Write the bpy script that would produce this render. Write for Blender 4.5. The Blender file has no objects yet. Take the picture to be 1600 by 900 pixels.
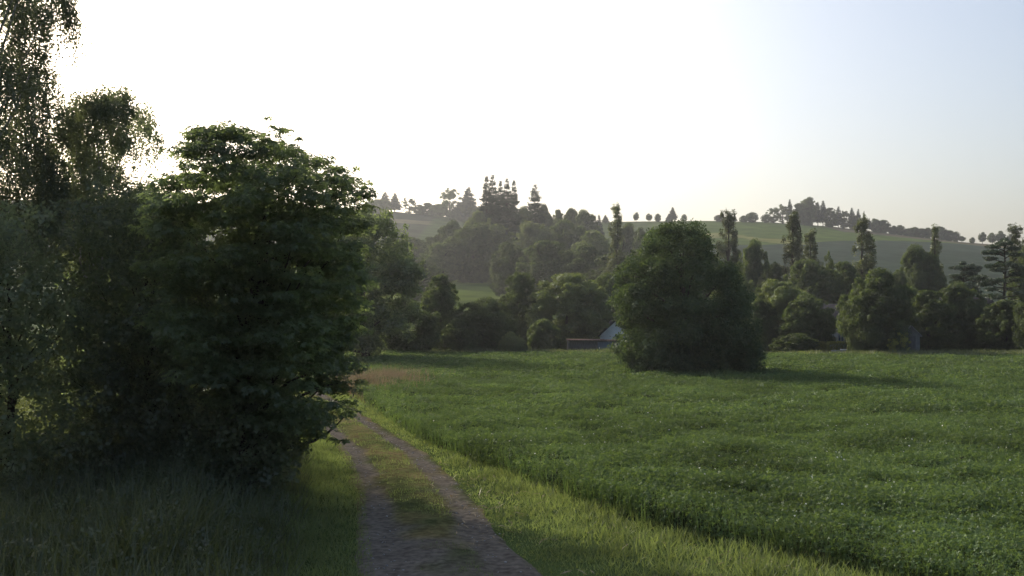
import bpy, math, random
import numpy as np
R_ = math.radians
rng = np.random.default_rng(7)
random.seed(7)
sc = bpy.context.scene
COL = sc.collection

# ------------------------------------------------------------------ camera, sky, sun, exposure
CZ = 3.6                      # eye height above the field
HOR = 490.0                   # row of the horizon in the 1600x900 photograph
F = 1600.0                    # focal length in photograph pixels
SUN_AZ, SUN_EL = 36.0, 28.0   # degrees left of the view direction, above the horizon
cam_d = bpy.data.cameras.new('camera'); cam = bpy.data.objects.new('camera', cam_d); COL.objects.link(cam)
cam.location = (0, 0, CZ); cam.rotation_euler = (R_(90), 0, 0)
cam_d.sensor_width = 36.0; cam_d.lens = 36.0; cam_d.shift_y = 40.0/1600.0
cam_d.clip_start = 0.1; cam_d.clip_end = 6000
sc.camera = cam
world = bpy.data.worlds.new('World'); sc.world = world; world.use_nodes = True
wn = world.node_tree.nodes; wl = world.node_tree.links
bg = wn['Background']; sky = wn.new('ShaderNodeTexSky')
sky.sky_type = 'NISHITA'; sky.sun_disc = False
sky.sun_elevation = R_(SUN_EL); sky.sun_rotation = R_(-SUN_AZ)
sky.air_density = 1.0; sky.dust_density = 6.0; sky.ozone_density = 1.0; sky.altitude = 300
wl.new(sky.outputs[0], bg.inputs[0]); bg.inputs[1].default_value = 0.128
sun_d = bpy.data.lights.new('sun', 'SUN'); sun_d.energy = 3.0; sun_d.angle = R_(0.6); sun_d.color = (1.0, 0.93, 0.80)
sun = bpy.data.objects.new('sun', sun_d); COL.objects.link(sun)
sun.rotation_euler = (R_(-(90-SUN_EL)), 0, R_(SUN_AZ)); sun.rotation_mode = 'XYZ'
sun.rotation_euler = (R_(90-SUN_EL), 0, R_(180+SUN_AZ))
vs = sc.view_settings; vs.view_transform = 'Standard'; vs.look = 'None'; vs.gamma = 1.0; vs.use_curve_mapping = False
vs.exposure = 0.6
sc.render.engine = 'CYCLES'
cy = sc.cycles
cy.max_bounces = 8; cy.diffuse_bounces = 6; cy.transmission_bounces = 6; cy.transparent_max_bounces = 4; cy.volume_bounces = 0
HAZE_DENSITY = 0.00024

# ------------------------------------------------------------------ helpers
def link(o, parent=None):
    COL.objects.link(o)
    if parent is not None: o.parent = parent
    return o
def tag(o, label=None, cat=None, group=None, kind=None):
    if label: o['label'] = label
    if cat: o['category'] = cat
    if group: o['group'] = group
    if kind: o['kind'] = kind
    return o
def empty(name, loc=(0, 0, 0), rz=0.0):
    e = bpy.data.objects.new(name, None); e.location = loc; e.rotation_euler = (0, 0, rz); e.empty_display_size = 0.3
    return link(e)
def mesh_obj(name, V, faces, mats, parent=None, smooth=False, midx=None, me=None):
    """V (n,3); faces: list of int arrays, each (m,k)"""
    if me is None: me = bpy.data.meshes.new(name)
    V = np.asarray(V, dtype=np.float32)
    faces = [np.asarray(f, dtype=np.int32) for f in faces if len(f)]
    me.vertices.add(len(V)); me.vertices.foreach_set('co', V.ravel())
    tot = sum(f.size for f in faces); npol = sum(len(f) for f in faces)
    me.loops.add(tot); me.polygons.add(npol)
    me.loops.foreach_set('vertex_index', np.concatenate([f.ravel() for f in faces]))
    sizes = np.concatenate([np.full(len(f), f.shape[1], dtype=np.int32) for f in faces])
    starts = np.concatenate([[0], np.cumsum(sizes)[:-1]]).astype(np.int32)
    me.polygons.foreach_set('loop_start', starts)
    if smooth: me.polygons.foreach_set('use_smooth', np.ones(npol, dtype=bool))
    for m in (mats if isinstance(mats, (list, tuple)) else [mats]): me.materials.append(m)
    if midx is not None: me.polygons.foreach_set('material_index', np.asarray(midx, dtype=np.int32))
    me.update(calc_edges=True)
    me.validate()
    o = bpy.data.objects.new(name, me)
    return link(o, parent)
def at(px, py, Y):
    return np.array([(px-800)/F*Y, Y, CZ + (HOR-py)/F*Y])

def _h(ix, iy, s):
    n = (ix*374761393 + iy*668265263 + s*974634777) & 0xffffffff
    n = ((n ^ (n >> 13))*1274126177) & 0xffffffff
    return ((n ^ (n >> 16)) & 0xffff)/65535.0
def vnoise(x, y, s=0):
    x = np.asarray(x, float); y = np.asarray(y, float)
    ix = np.floor(x).astype(np.int64); iy = np.floor(y).astype(np.int64)
    fx = x-ix; fy = y-iy; fx = fx*fx*(3-2*fx); fy = fy*fy*(3-2*fy)
    a = _h(ix, iy, s)*(1-fx)+_h(ix+1, iy, s)*fx
    b = _h(ix, iy+1, s)*(1-fx)+_h(ix+1, iy+1, s)*fx
    return a*(1-fy)+b*fy
def fnoise(x, y, s=0, o=3):
    v = 0; a = 0.5; t = 0
    for k in range(o):
        v = v+a*vnoise(x*2**k, y*2**k, s+k*17); t += a; a *= 0.5
    return v/t

# terrain ------------------------------------------------------------
RY = 550.0
_rp = np.array([-1600, -300, 300, 560, 620, 720, 800, 940, 1000, 1100, 1200, 1300, 1400, 1500, 1600, 1800, 2200, 3200], float)
_ry = np.array([300, 306, 318, 327, 331, 341, 346, 347, 346, 345, 347, 354, 366, 378, 386, 398, 420, 440], float)
_rx = (_rp-800)/F*RY; _rz = CZ+(HOR-_ry)/F*RY
def terrain(x, y):
    x = np.asarray(x, float); y = np.asarray(y, float)
    t = np.clip((y-110)/(RY-110), 0, None)
    S = np.where(t < 1, t**1.5, np.clip(1-(t-1)*0.35, 0.4, 1))
    z = np.interp(x, _rx, _rz)*S
    und = (fnoise(x/60, y/60, 5)-.5)*np.clip((y-120)/200, 0, 1)*2.0*np.clip((RY-y)/200, 0, 1)
    return z+und
def hit(px, py):
    Y = np.linspace(100, RY, 2000); x = (px-800)/F*Y
    z = terrain(x, Y); r = CZ+(HOR-py)/F*Y
    k = np.argmax(z >= r)
    return x[k], Y[k]

# ------------------------------------------------------------------ materials
def new_mat(name):
    m = bpy.data.materials.new(name); m.use_nodes = True
    nt = m.node_tree; nt.nodes.clear()
    out = nt.nodes.new('ShaderNodeOutputMaterial')
    return m, nt, out
def leaf_mat(name, c0, c1, trans=0.35, tcol=None, gloss=0.06, patch=None):
    """leaf colour varies from leaf to leaf and slowly over the plant; light passes through the blade"""
    m, nt, out = new_mat(name); N = nt.nodes.new; L = nt.links.new
    geo = N('ShaderNodeNewGeometry'); ramp = N('ShaderNodeMix'); ramp.data_type = 'RGBA'
    ramp.inputs['A'].default_value = (*c0, 1); ramp.inputs['B'].default_value = (*c1, 1)
    L(geo.outputs['Random Per Island'], ramp.inputs['Factor'])
    col = ramp.outputs['Result']
    tc = N('ShaderNodeTexCoord'); nz = N('ShaderNodeTexNoise'); nz.inputs['Scale'].default_value = (patch or 0.6); nz.inputs['Detail'].default_value = 2
    L(geo.outputs['Position'], nz.inputs['Vector'])
    mr = N('ShaderNodeMapRange'); mr.inputs['From Min'].default_value = .3; mr.inputs['From Max'].default_value = .7
    mr.inputs['To Min'].default_value = .7; mr.inputs['To Max'].default_value = 1.3
    L(nz.outputs['Fac'], mr.inputs['Value'])
    oi = N('ShaderNodeObjectInfo'); mr2 = N('ShaderNodeMapRange'); mr2.inputs['To Min'].default_value = .75; mr2.inputs['To Max'].default_value = 1.2
    L(oi.outputs['Random'], mr2.inputs['Value'])
    mu = N('ShaderNodeMath'); mu.operation = 'MULTIPLY'; L(mr.outputs[0], mu.inputs[0]); L(mr2.outputs[0], mu.inputs[1])
    sc_ = N('ShaderNodeVectorMath'); sc_.operation = 'SCALE'; L(col, sc_.inputs[0]); L(mu.outputs[0], sc_.inputs['Scale'])
    d = N('ShaderNodeBsdfDiffuse'); L(sc_.outputs[0], d.inputs['Color'])
    t = N('ShaderNodeBsdfTranslucent')
    tm = N('ShaderNodeVectorMath'); tm.operation = 'MULTIPLY'; L(sc_.outputs[0], tm.inputs[0]); tm.inputs[1].default_value = tcol or (2.2, 2.0, 0.8)
    L(tm.outputs[0], t.inputs['Color'])
    mx = N('ShaderNodeMixShader'); mx.inputs[0].default_value = trans; L(d.outputs[0], mx.inputs[1]); L(t.outputs[0], mx.inputs[2])
    g = N('ShaderNodeBsdfGlossy'); g.inputs['Roughness'].default_value = .45; g.inputs['Color'].default_value = (.8, .85, .8, 1)
    m2 = N('ShaderNodeMixShader'); m2.inputs[0].default_value = gloss; L(mx.outputs[0], m2.inputs[1]); L(g.outputs[0], m2.inputs[2])
    L(m2.outputs[0], out.inputs['Surface'])
    return m
def rough_mat(name, c0, c1, scale=4.0, bump=0.3, detail=5, rough=.9, stretch=(1, 1, 1), attr=False):
    m, nt, out = new_mat(name); N = nt.nodes.new; L = nt.links.new
    tc = N('ShaderNodeTexCoord'); mp = N('ShaderNodeMapping'); mp.inputs['Scale'].default_value = stretch
    L(tc.outputs['Object'], mp.inputs['Vector'])
    nz = N('ShaderNodeTexNoise'); nz.inputs['Scale'].default_value = scale; nz.inputs['Detail'].default_value = detail
    L(mp.outputs[0], nz.inputs['Vector'])
    mr = N('ShaderNodeMapRange'); mr.inputs['From Min'].default_value = .3; mr.inputs['From Max'].default_value = .7; L(nz.outputs['Fac'], mr.inputs['Value'])
    mx = N('ShaderNodeMix'); mx.data_type = 'RGBA'; mx.inputs['A'].default_value = (*c0, 1); mx.inputs['B'].default_value = (*c1, 1)
    L(mr.outputs[0], mx.inputs['Factor'])
    b = N('ShaderNodeBsdfDiffuse'); b.inputs['Roughness'].default_value = .6
    colout = mx.outputs['Result']
    if attr:
        at_ = N('ShaderNodeAttribute'); at_.attribute_name = 'Col'
        vm = N('ShaderNodeVectorMath'); vm.operation = 'MULTIPLY'; L(at_.outputs['Color'], vm.inputs[0]); L(colout, vm.inputs[1]); colout = vm.outputs[0]
    L(colout, b.inputs['Color'])
    bp = N('ShaderNodeBump'); bp.inputs['Strength'].default_value = bump; bp.inputs['Distance'].default_value = .02; L(nz.outputs['Fac'], bp.inputs['Height']); L(bp.outputs[0], b.inputs['Normal'])
    L(b.outputs[0], out.inputs['Surface'])
    return m
M = {}
M['bark'] = rough_mat('bark', (.035, .03, .024), (.075, .065, .052), 6, .8, stretch=(3, 3, .6))
M['birch_bark'] = rough_mat('birch_bark', (.10, .09, .08), (.5, .48, .45), 3, .4, stretch=(1, 1, 4))
M['broad'] = leaf_mat('broad_leaf', (.045, .066, .036), (.072, .098, .046), .36, (2.4, 2.3, .8), .025)
M['broad_near'] = leaf_mat('shrub_leaf', (.085, .108, .07), (.125, .15, .09), .5, (2.2, 2.2, 1.4), .04)
M['broad_field'] = leaf_mat('field_tree_leaf', (.040, .062, .036), (.066, .092, .046), .30, (1.7, 1.7, .8), .012)
M['broad_pale'] = leaf_mat('pale_leaf', (.065, .095, .035), (.11, .145, .05), .4)
M['conifer'] = leaf_mat('conifer_needles', (.022, .042, .022), (.042, .065, .032), .12)
M['poplar'] = leaf_mat('poplar_leaf', (.055, .075, .035), (.09, .11, .05), .3)
M['chestnut'] = leaf_mat('chestnut_leaf', (.085, .112, .065), (.12, .155, .085), .5, (2.4, 2.4, 1.3), .04)
M['birch'] = leaf_mat('birch_leaf', (.09, .112, .07), (.13, .155, .09), .5, (2.2, 2.1, 1.4), .04)
M['yellow'] = leaf_mat('yellow_leaf', (.17, .19, .04), (.26, .27, .06), .42)
M['crop'] = leaf_mat('clover_leaf', (.052, .090, .043), (.092, .134, .060), .34, (1.7, 1.6, .7), .015, .35)
M['grass'] = leaf_mat('grass_blade', (.10, .135, .062), (.16, .19, .085), .38, (1.6, 1.6, .8), .02, .8)
M['weeds'] = leaf_mat('weed_blade', (.065, .09, .05), (.10, .125, .06), .4)
M['dry'] = leaf_mat('dry_grass', (.17, .13, .08), (.27, .21, .13), .3, (1.2, 1.1, .9))
M['flower'] = leaf_mat('white_flower', (.6, .6, .5), (.8, .8, .72), .2, (1, 1, 1))
M['soil'] = rough_mat('field_soil', (.03, .035, .018), (.05, .06, .025), 3, .4)
M['ground'] = rough_mat('ground', (.75, .75, .75), (1.15, 1.15, 1.15), .12, .5, 9, attr=True)
M['path'] = rough_mat('path_gravel', (.65, .65, .65), (1.45, 1.45, 1.45), 9, .9, 8, attr=True)
M['wall_white'] = rough_mat('white_render', (.58, .62, .66), (.70, .73, .76), 3, .1)
M['wall_cream'] = rough_mat('cream_render', (.6, .58, .5), (.72, .7, .62), 3, .1)
M['wall_grey'] = rough_mat('grey_render', (.11, .12, .13), (.17, .18, .19), 3, .1)
M['roof_dark'] = rough_mat('dark_roof', (.028, .028, .034), (.05, .05, .056), 8, .4)
M['roof_brown'] = rough_mat('rusty_sheet', (.16, .10, .08), (.28, .20, .16), 2, .3, stretch=(6, 1, 1))
M['roof_grey'] = rough_mat('grey_roof', (.16, .18, .19), (.24, .26, .27), 6, .3)
M['wood_dark'] = rough_mat('weathered_boards', (.06, .06, .065), (.12, .12, .125), 5, .5, stretch=(6, 1, .5))
M['wood_blue'] = rough_mat('faded_blue_boards', (.08, .11, .15), (.13, .17, .21), 5, .4, stretch=(6, 1, .5))
M['brown'] = rough_mat('brown_boards', (.10, .06, .045), (.17, .11, .08), 5, .4, stretch=(6, 1, .5))
M['frame'] = rough_mat('white_paint', (.7, .7, .68), (.8, .8, .78), 3, .05)
M['stone'] = rough_mat('grey_stone', (.12, .13, .15), (.24, .25, .27), 5, .6)
m, nt, out = new_mat('window_glass'); g = nt.nodes.new('ShaderNodeBsdfPrincipled'); g.inputs['Base Color'].default_value = (.05, .08, .14, 1); g.inputs['Roughness'].default_value = .1
nt.links.new(g.outputs[0], out.inputs['Surface']); M['glass'] = m

# ------------------------------------------------------------------ ground
def grid_axis(*segs):
    a = []
    for s, e, d in segs: a.append(np.arange(s, e, d))
    a.append([segs[-1][1]]); return np.concatenate(a)
PATH_Y = np.array([-60, 0, 8, 14.4, 16.9, 21.3, 26.2, 30.3, 34.9, 39.7, 48, 60, 75, 100], float)
PATH_R = np.array([15, 4.0, 1.9, .42, -.15, -1.0, -2.15, -3.4, -4.8, -6.2, -9.2, -14, -21, -34], float)
def path_right(y): return np.interp(y, PATH_Y, PATH_R)
def path_w(y): return np.interp(y, [12, 20, 30], [2.65, 2.3, 2.15])
def path_c(y): return path_right(y)-path_w(y)/2
CROP_Y = np.array([-80, 0, 8, 14, 15.2, 17.2, 22, 29, 38, 50, 60, 82, 100], float)
CROP_X = np.array([40, 13, 8.2, 4.6, 3.8, 2.2, 0.1, -2.7, -5.2, -8.2, -10.2, -13.5, -16], float)
def crop_left(y): return np.interp(y, CROP_Y, CROP_X)
CROP_FAR = 82.0
def crop_far(x): return np.interp(x, [-20, 0, 20, 60], [84, 83, 80, 74])

gx = grid_axis((-1500, -500, 50), (-500, -120, 6), (-120, 300, 3), (300, 640, 6), (640, 1500, 50))
gy = grid_axis((-1500, -100, 60), (-100, 100, 6), (100, 620, 2.0), (620, 1500, 50))
GX, GY = np.meshgrid(gx, gy)
GZ = terrain(GX, GY)
nx, ny = len(gx), len(gy)
V = np.stack([GX.ravel(), GY.ravel(), GZ.ravel()], 1)
i = np.arange((ny-1)*(nx-1)); r, c = i//(nx-1), i % (nx-1)
a = r*nx+c
Fq = np.stack([a, a+1, a+nx+1, a+nx], 1)
ground = mesh_obj('ground', V, [Fq], M['ground'], smooth=True); tag(ground, kind='structure')
# colours of the fields (crop, stubble, meadow), by place
bd = [hit(px, py) for px, py in ((1090, 381), (1180, 383), (1300, 377), (1400, 376.5), (1500, 381), (1590, 389))]
bx = np.array([b[0] for b in bd]); by = np.array([b[1] for b in bd])
st = [hit(px, py) for px, py in ((1080, 372), (1150, 370), (1200, 378), (1260, 382))]
sx = np.array([b[0] for b in st]); sy = np.array([b[1] for b in st])
X, Y = V[:, 0], V[:, 1]
C = np.tile(np.array([.085, .115, .04]), (len(V), 1))
wob = (fnoise(X/25, Y/25, 3)-.5)*8
Yb = np.interp(X, bx, by)+wob*.4
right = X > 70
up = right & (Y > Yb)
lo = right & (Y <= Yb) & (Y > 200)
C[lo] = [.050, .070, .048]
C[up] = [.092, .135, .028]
band = right & (Y > np.interp(X, sx, sy)-3+wob*.3) & (Y < np.interp(X, sx, sy)+20+wob) & (X < sx[-1])
C[band] = [.20, .20, .06]
brown = right & (X > 165) & (Y > RY-36+wob) ; C[brown] = [.14, .115, .065]
left = (X < -40) & (Y > 330); C[left] = [.075, .078, .048]
lb = left & (np.abs(Y-(500+(X+90)*.2)) < 9); C[lb] = [.16, .14, .08]
mead = (X < 10) & (X > -40) & (Y > 190) & (Y < 280); C[mead] = [.13, .17, .04]
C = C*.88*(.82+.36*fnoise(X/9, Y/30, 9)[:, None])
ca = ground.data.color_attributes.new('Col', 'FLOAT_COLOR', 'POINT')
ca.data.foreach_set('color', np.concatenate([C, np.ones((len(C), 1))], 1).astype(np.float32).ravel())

# path: two worn gravel tracks with a grassy middle
py_ = np.arange(-8, 95, .22); tx = np.linspace(-1.0, 1.0, 27)
PY, TX = np.meshgrid(py_, tx, indexing='ij')
half = path_w(PY)/2
edge = (fnoise(PY/1.3, TX*0+np.sign(TX), 21)-.5)*.35*np.abs(TX)**3
PX = path_c(PY)+TX*half+edge
rut = np.exp(-((np.abs(TX)-.62)/.27)**2)
PZ = .012+.05*(1-rut)*(1-np.abs(TX)**4)+.025*(fnoise(PX*2.5, PY*2.5, 4)-.5)*(1-np.abs(TX)**4)+.0
PZ = np.where(np.abs(TX) > .99, -.01, PZ)
Vp = np.stack([PX.ravel(), PY.ravel(), PZ.ravel()], 1)
n1, n2 = PY.shape; i = np.arange((n1-1)*(n2-1)); r, c = i//(n2-1), i % (n2-1); a = r*n2+c
path = mesh_obj('path', Vp, [np.stack([a, a+1, a+n2+1, a+n2], 1)], M['path'], smooth=True); tag(path, kind='structure')
nn = fnoise(Vp[:, 0]*1.7, Vp[:, 1]*1.7, 31)
tr = np.clip(np.exp(-((np.abs(TX.ravel())-.66)/.24)**2)*1.5-.3+(nn-.5)*1.9+np.clip((19.5-PY.ravel())/4.5, 0, .85), 0, 1)[:, None]
stone = np.array([.140, .120, .098]); mid = np.array([.13, .115, .055])
n2_ = np.clip((fnoise(Vp[:, 0]*1.1, Vp[:, 1]*.8, 35)-.35)*3, 0, 1)[:, None]; mid = np.array([.17, .135, .065])*n2_+np.array([.075, .085, .035])*(1-n2_)
Cp = (stone*tr+mid*(1-tr))*(.75+.5*fnoise(Vp[:, 0]*4, Vp[:, 1]*3, 37)[:, None])
ca = path.data.color_attributes.new('Col', 'FLOAT_COLOR', 'POINT')
ca.data.foreach_set('color', np.concatenate([Cp, np.ones((len(Cp), 1))], 1).astype(np.float32).ravel())

# ------------------------------------------------------------------ foliage builders
def T_(vs_, fs): return np.array(vs_, float), [np.array(f) for f in fs]
def diamond(L, W, ang, lift, droop=0.0, off=0.0):
    c, s = math.cos(ang), math.sin(ang)
    p = [(0, off, 0), (W/2, off+L*.5, lift), (0, off+L, -droop), (-W/2, off+L*.5, lift)]
    return [(x*c-y*s, x*s+y*c, z) for x, y, z in p]
def multi(ds):
    v = []; f = []
    for d in ds: b = len(v); v += d; f.append([b, b+1, b+2, b+3])
    return T_(v, [f])
LEAF = multi([diamond(1, .62, 0, .08, .12, -.5)])
SPRAY = multi([diamond(.62, .42, a_, .06, .08, .05+.05*k) for k, a_ in enumerate((.2, 2.2, 4.3))])
PALM = multi([diamond(l_, .26, a_, .03, .17) for a_, l_ in ((0, .75), (.9, .68), (-.9, .68), (1.75, .5), (-1.75, .5))])
NEEDLE = multi([diamond(1.0, .3, a_, .0, .12, 0) for a_ in (0, .6, -.6)])
BLADE = T_([(-.5, 0, 0), (.5, 0, 0), (.36, .12, .55), (-.36, .12, .55), (0, .34, 1)], [[[0, 1, 2, 3]], [[3, 2, 4]]])

def norm(v): return v/np.maximum(np.linalg.norm(v, axis=1, keepdims=True), 1e-6)
def leaves_mesh(P, N, S, tmpl, tang=None, rg=rng):
    tv, tf = tmpl; n = len(P); k = len(tv)
    N = norm(N)
    if tang is None: tang = rg.normal(size=(n, 3))
    T = norm(tang-N*np.sum(tang*N, 1, keepdims=True)); B = np.cross(N, T)
    S = np.asarray(S)
    if S.ndim == 1: S = np.stack([S, S, S], 1)
    L = tv[None]*S[:, None, :]
    W = P[:, None]+L[..., 0:1]*B[:, None]+L[..., 1:2]*T[:, None]+L[..., 2:3]*N[:, None]
    base = (np.arange(n)*k)[:, None, None]
    faces = [(f[None]+base).reshape(-1, f.shape[1]) for f in tf]
    return W.reshape(-1, 3), faces
def cat(parts):
    Vs = []; Fs = {}; b = 0
    for V_, fs in parts:
        Vs.append(V_)
        for f in fs:
            if len(f): Fs.setdefault(np.asarray(f).shape[1], []).append(np.asarray(f)+b)
        b += len(V_)
    return np.concatenate(Vs), [np.concatenate(v) for v in Fs.values()]
def tube(pts, rad, seg=6):
    pts = np.array(pts, float); n = len(pts); V_ = []
    for i in range(n):
        d = pts[min(i+1, n-1)]-pts[max(i-1, 0)]; d = d/max(np.linalg.norm(d), 1e-6)
        u = np.cross(d, [0.3, 1, 0.1] if abs(d[1]) < .9 else [1, 0, 0]); u /= np.linalg.norm(u); w = np.cross(d, u)
        for k in range(seg):
            a_ = 2*math.pi*k/seg; V_.append(pts[i]+rad[i]*(math.cos(a_)*u+math.sin(a_)*w))
    f = [[i*seg+k, i*seg+(k+1) % seg, (i+1)*seg+(k+1) % seg, (i+1)*seg+k] for i in range(n-1) for k in range(seg)]
    return np.array(V_), [np.array(f)]
def limb(p0, p1, r0, r1, sag=0.1, n=6, rg=rng):
    p0 = np.array(p0, float); p1 = np.array(p1, float); L = np.linalg.norm(p1-p0); pts = []; rad = []
    j = rg.normal(size=3)*L*.06
    for i in range(n):
        t = i/(n-1); p = p0+(p1-p0)*t+j*math.sin(math.pi*t); p[2] += sag*L*math.sin(math.pi*t)
        pts.append(p); rad.append(r0+(r1-r0)*t)
    return tube(pts, rad)
def lobe_leaves(lobes, n_each, size, tmpl, rg, shell=.35, up=.35, jit=.9, flat=1.0):
    Ps, Ns = [], []
    for (c_, r_) in lobes:
        n = max(8, int(n_each*(r_[0]*r_[1]+r_[0]*r_[2]+r_[1]*r_[2])/3))
        d = norm(rg.normal(size=(n, 3))); rr = 1-np.abs(rg.normal(size=(n, 1)))*shell; rr = np.clip(rr, 0, 1.0)+rg.normal(size=(n, 1))*.05
        Ps.append(np.array(c_)+d*np.array(r_)*rr); nn_ = d*flat+rg.normal(size=(n, 3))*jit; nn_[:, 2] += up; Ns.append(nn_)
    P = np.concatenate(Ps); Nn = np.concatenate(Ns)
    return leaves_mesh(P, Nn, size*rg.uniform(.6, 1.3, len(P)), tmpl, rg=rg)

# prototypes: mesh data only, in metres at their own natural size -----------
def trunk_parts(H, r, lobes, rg, frac=.75, nl=10, lean=1.0):
    parts = [tube([(0, 0, -.3), (0, 0, H*.1), (rg.normal()*.02*H*lean, rg.normal()*.02*H*lean, H*.4), (rg.normal()*.03*H*lean, rg.normal()*.03*H*lean, H*frac)], [r*1.3, r, r*.7, r*.25], 8)]
    idx = rg.permutation(len(lobes))[:nl]
    for k in idx:
        c_ = np.array(lobes[k][0]); z0 = max(H*.12, min(c_[2]*.6, H*.6))
        parts.append(limb((0, 0, z0), c_, r*.4, r*.08, .05, rg=rg))
    return cat(parts)
PROTO = {}
def extent(VF):
    P = VF[0]; return float(np.percentile(P[:, 2], 99.8)), 2*float(np.percentile(np.hypot(P[:, 0], P[:, 1]), 96))
def data_mesh(name, VF, mat, smooth=False):
    o = mesh_obj(name, VF[0], VF[1], mat, smooth=smooth); me = o.data; bpy.data.objects.remove(o); return me
def proto_broad(key, seed, H=10, W=9.5, lo=.0, mat='broad', n=520, size=.26, nl=120, taper=.45, rmin=.10, rmax=.22, holes=0.0):
    rg = np.random.default_rng(seed); lobes = []
    for k in range(nl):
        d = rg.normal(size=3); d /= np.linalg.norm(d); q = rg.uniform(.45, .82)
        z = lo*H+(H*(1-lo))*np.clip(.47+.5*d[2]*rg.uniform(.55, 1.12), .03, .94)
        t = (z-lo*H)/(H*(1-lo)); wz = 1-taper*abs(t-.38)**1.6*1.3
        rr = W/2*rg.uniform(rmin*1.3, rmax*1.45)
        lobes.append(((d[0]*q*W/2*wz, d[1]*q*W/2*wz, z), (rr, rr, rr*rg.uniform(.6, .9))))
    for k in range(int(nl*.8)):   # small outer tufts break up the outline
        d = rg.normal(size=3); d[2] = abs(d[2])*rg.choice([1, 1, -.8, -1]); d /= np.linalg.norm(d)
        z = lo*H+(H*(1-lo))*(.5+.5*d[2]*.95); rr = W/2*rg.uniform(.05, .13)
        lobes.append(((d[0]*.92*W/2, d[1]*.92*W/2, min(z, H-rr*.5)), (rr, rr, rr*.8)))
    VF = lobe_leaves(lobes, n, size, SPRAY, rg)
    PROTO[key] = (data_mesh('crown', VF, M[mat]), data_mesh('trunk', trunk_parts(H, .02*H, lobes, rg), M['bark'], True), *extent(VF))
def proto_poplar(key, seed, H=18, W=3.2):
    rg = np.random.default_rng(seed); lobes = []
    for k in range(80):
        t = rg.uniform(.06, .93)**.9; rad = W/2*.8*((t/.3)**.4 if t < .3 else (1-(t-.3)/.72)**.8); a_ = rg.uniform(0, 6.28); q = rg.uniform(.2, 1.25)
        rr = W*.11*rg.uniform(.7, 1.3)*(1.2-t*.85); lobes.append(((math.cos(a_)*rad*q, math.sin(a_)*rad*q, t*H), (rr, rr, rr*rg.uniform(2.5, 6.5))))
    for k in range(5): lobes.append(((rg.normal()*.3, rg.normal()*.3, H*rg.uniform(.88, .96)), (.18, .18, .9)))
    VF = lobe_leaves(lobes, 420, .25, SPRAY, rg, up=.1, shell=.6)
    PROTO[key] = (data_mesh('crown', VF, M['poplar']), data_mesh('trunk', trunk_parts(H, .16, lobes, rg, .85, 8, .1), M['bark'], True), *extent(VF))
def proto_spruce(key, seed, H=24, W=8, whorls=30, dens=1.0, gap=.12, top=.03):
    rg = np.random.default_rng(seed); Ps, Ns, Ts, Ss = [], [], [], []; br = []
    lx, ly = rg.normal(size=2)*.15
    for k in range(whorls*2):
        t = k/(whorls*2); z = H*(gap+(1-gap)*t)+rg.normal()*.25; R0 = W/2*((1-t)**.85)*rg.uniform(.75, 1.06)*(1+.08*math.sin(k*2.1))+.1
        nb = int(6+4*(1-t))
        for b in range(nb):
            if rg.random() < .10: continue
            a_ = rg.uniform(0, 6.28); R1 = R0*rg.uniform(.7, 1.12); drop = R1*rg.uniform(.05, .42)*(1-t*.9)-R1*.25*t
            u = np.array([math.cos(a_), math.sin(a_), 0]); n = max(8, int(R1*22*dens)); s_ = rg.uniform(.12, 1, n)**.8
            p = u*(R1*s_)[:, None]+np.array([0, 0, z]); p[:, 2] -= drop*s_**1.4
            side = np.array([-u[1], u[0], 0]); off = rg.normal(size=n)*.30*(1.05-s_*.8)*min(R1*.45, 1.2)
            p += side*off[:, None]; p[:, 2] -= np.abs(rg.normal(size=n))*.32
            Ps.append(p); Ns.append(np.tile([0, 0, 1.0], (n, 1))+rg.normal(size=(n, 3))*.35)
            Ts.append(np.tile(u, (n, 1))+side*np.sign(off)[:, None]*.7+np.array([0, 0, -.35])+rg.normal(size=(n, 3))*.2)
            Ss.append(np.full(n, .30+.5*(1-t)))
            if R1 > .7: br.append(tube([(0, 0, z), u*R1*.5+np.array([0, 0, z-drop*.3]), u*R1*.92+np.array([0, 0, z-drop*.9])], [.05, .035, .01], 4))
    P = np.concatenate(Ps)
    VF = leaves_mesh(P, np.concatenate(Ns), np.concatenate(Ss)*rg.uniform(.6, 1.2, len(P)), NEEDLE, np.concatenate(Ts), rg)
    tr_ = cat([tube([(0, 0, -.4), (0, 0, H*.5), (0, 0, H*1.0)], [.014*H, .008*H, .02], 8)]+br)
    PROTO[key] = (data_mesh('crown', VF, M['conifer']), data_mesh('trunk', tr_, M['bark'], True), *extent(VF))
def proto_pine(key, seed, H=16, W=9):
    rg = np.random.default_rng(seed); lobes = []; br = []
    for k in range(34):
        t = .3+.68*(k/34)+rg.normal()*.01; a_ = k*2.4+rg.normal()*.4; R0 = W/2*(1-t)**.55*rg.uniform(.45, 1.15)+.25
        c_ = np.array([math.cos(a_)*R0, math.sin(a_)*R0, t*H]); lobes.append((c_, (rg.uniform(.8, 1.35), rg.uniform(.8, 1.35), rg.uniform(.22, .4))))
        br.append(limb((0, 0, t*H-.6), c_, .08, .03, .03, rg=rg))
    lobes.append(((0, 0, H*.98), (.5, .5, .4)))
    VF = lobe_leaves(lobes, 420, .3, SPRAY, rg, up=.8, flat=.5)
    tr_ = cat([tube([(0, 0, -.4), (.1, 0, H*.4), (-.1, .1, H*.7), (0, 0, H*.98)], [.22, .17, .12, .04], 8)]+br)
    PROTO[key] = (data_mesh('crown', VF, M['conifer']), data_mesh('trunk', tr_, M['bark'], True), *extent(VF))
proto_broad('b1', 11); proto_broad('b2', 12, nl=150, rmin=.08, rmax=.18); proto_broad('b3', 13, W=10.5, nl=90, rmax=.26); proto_broad('b4', 14, W=7, taper=.9)
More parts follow.
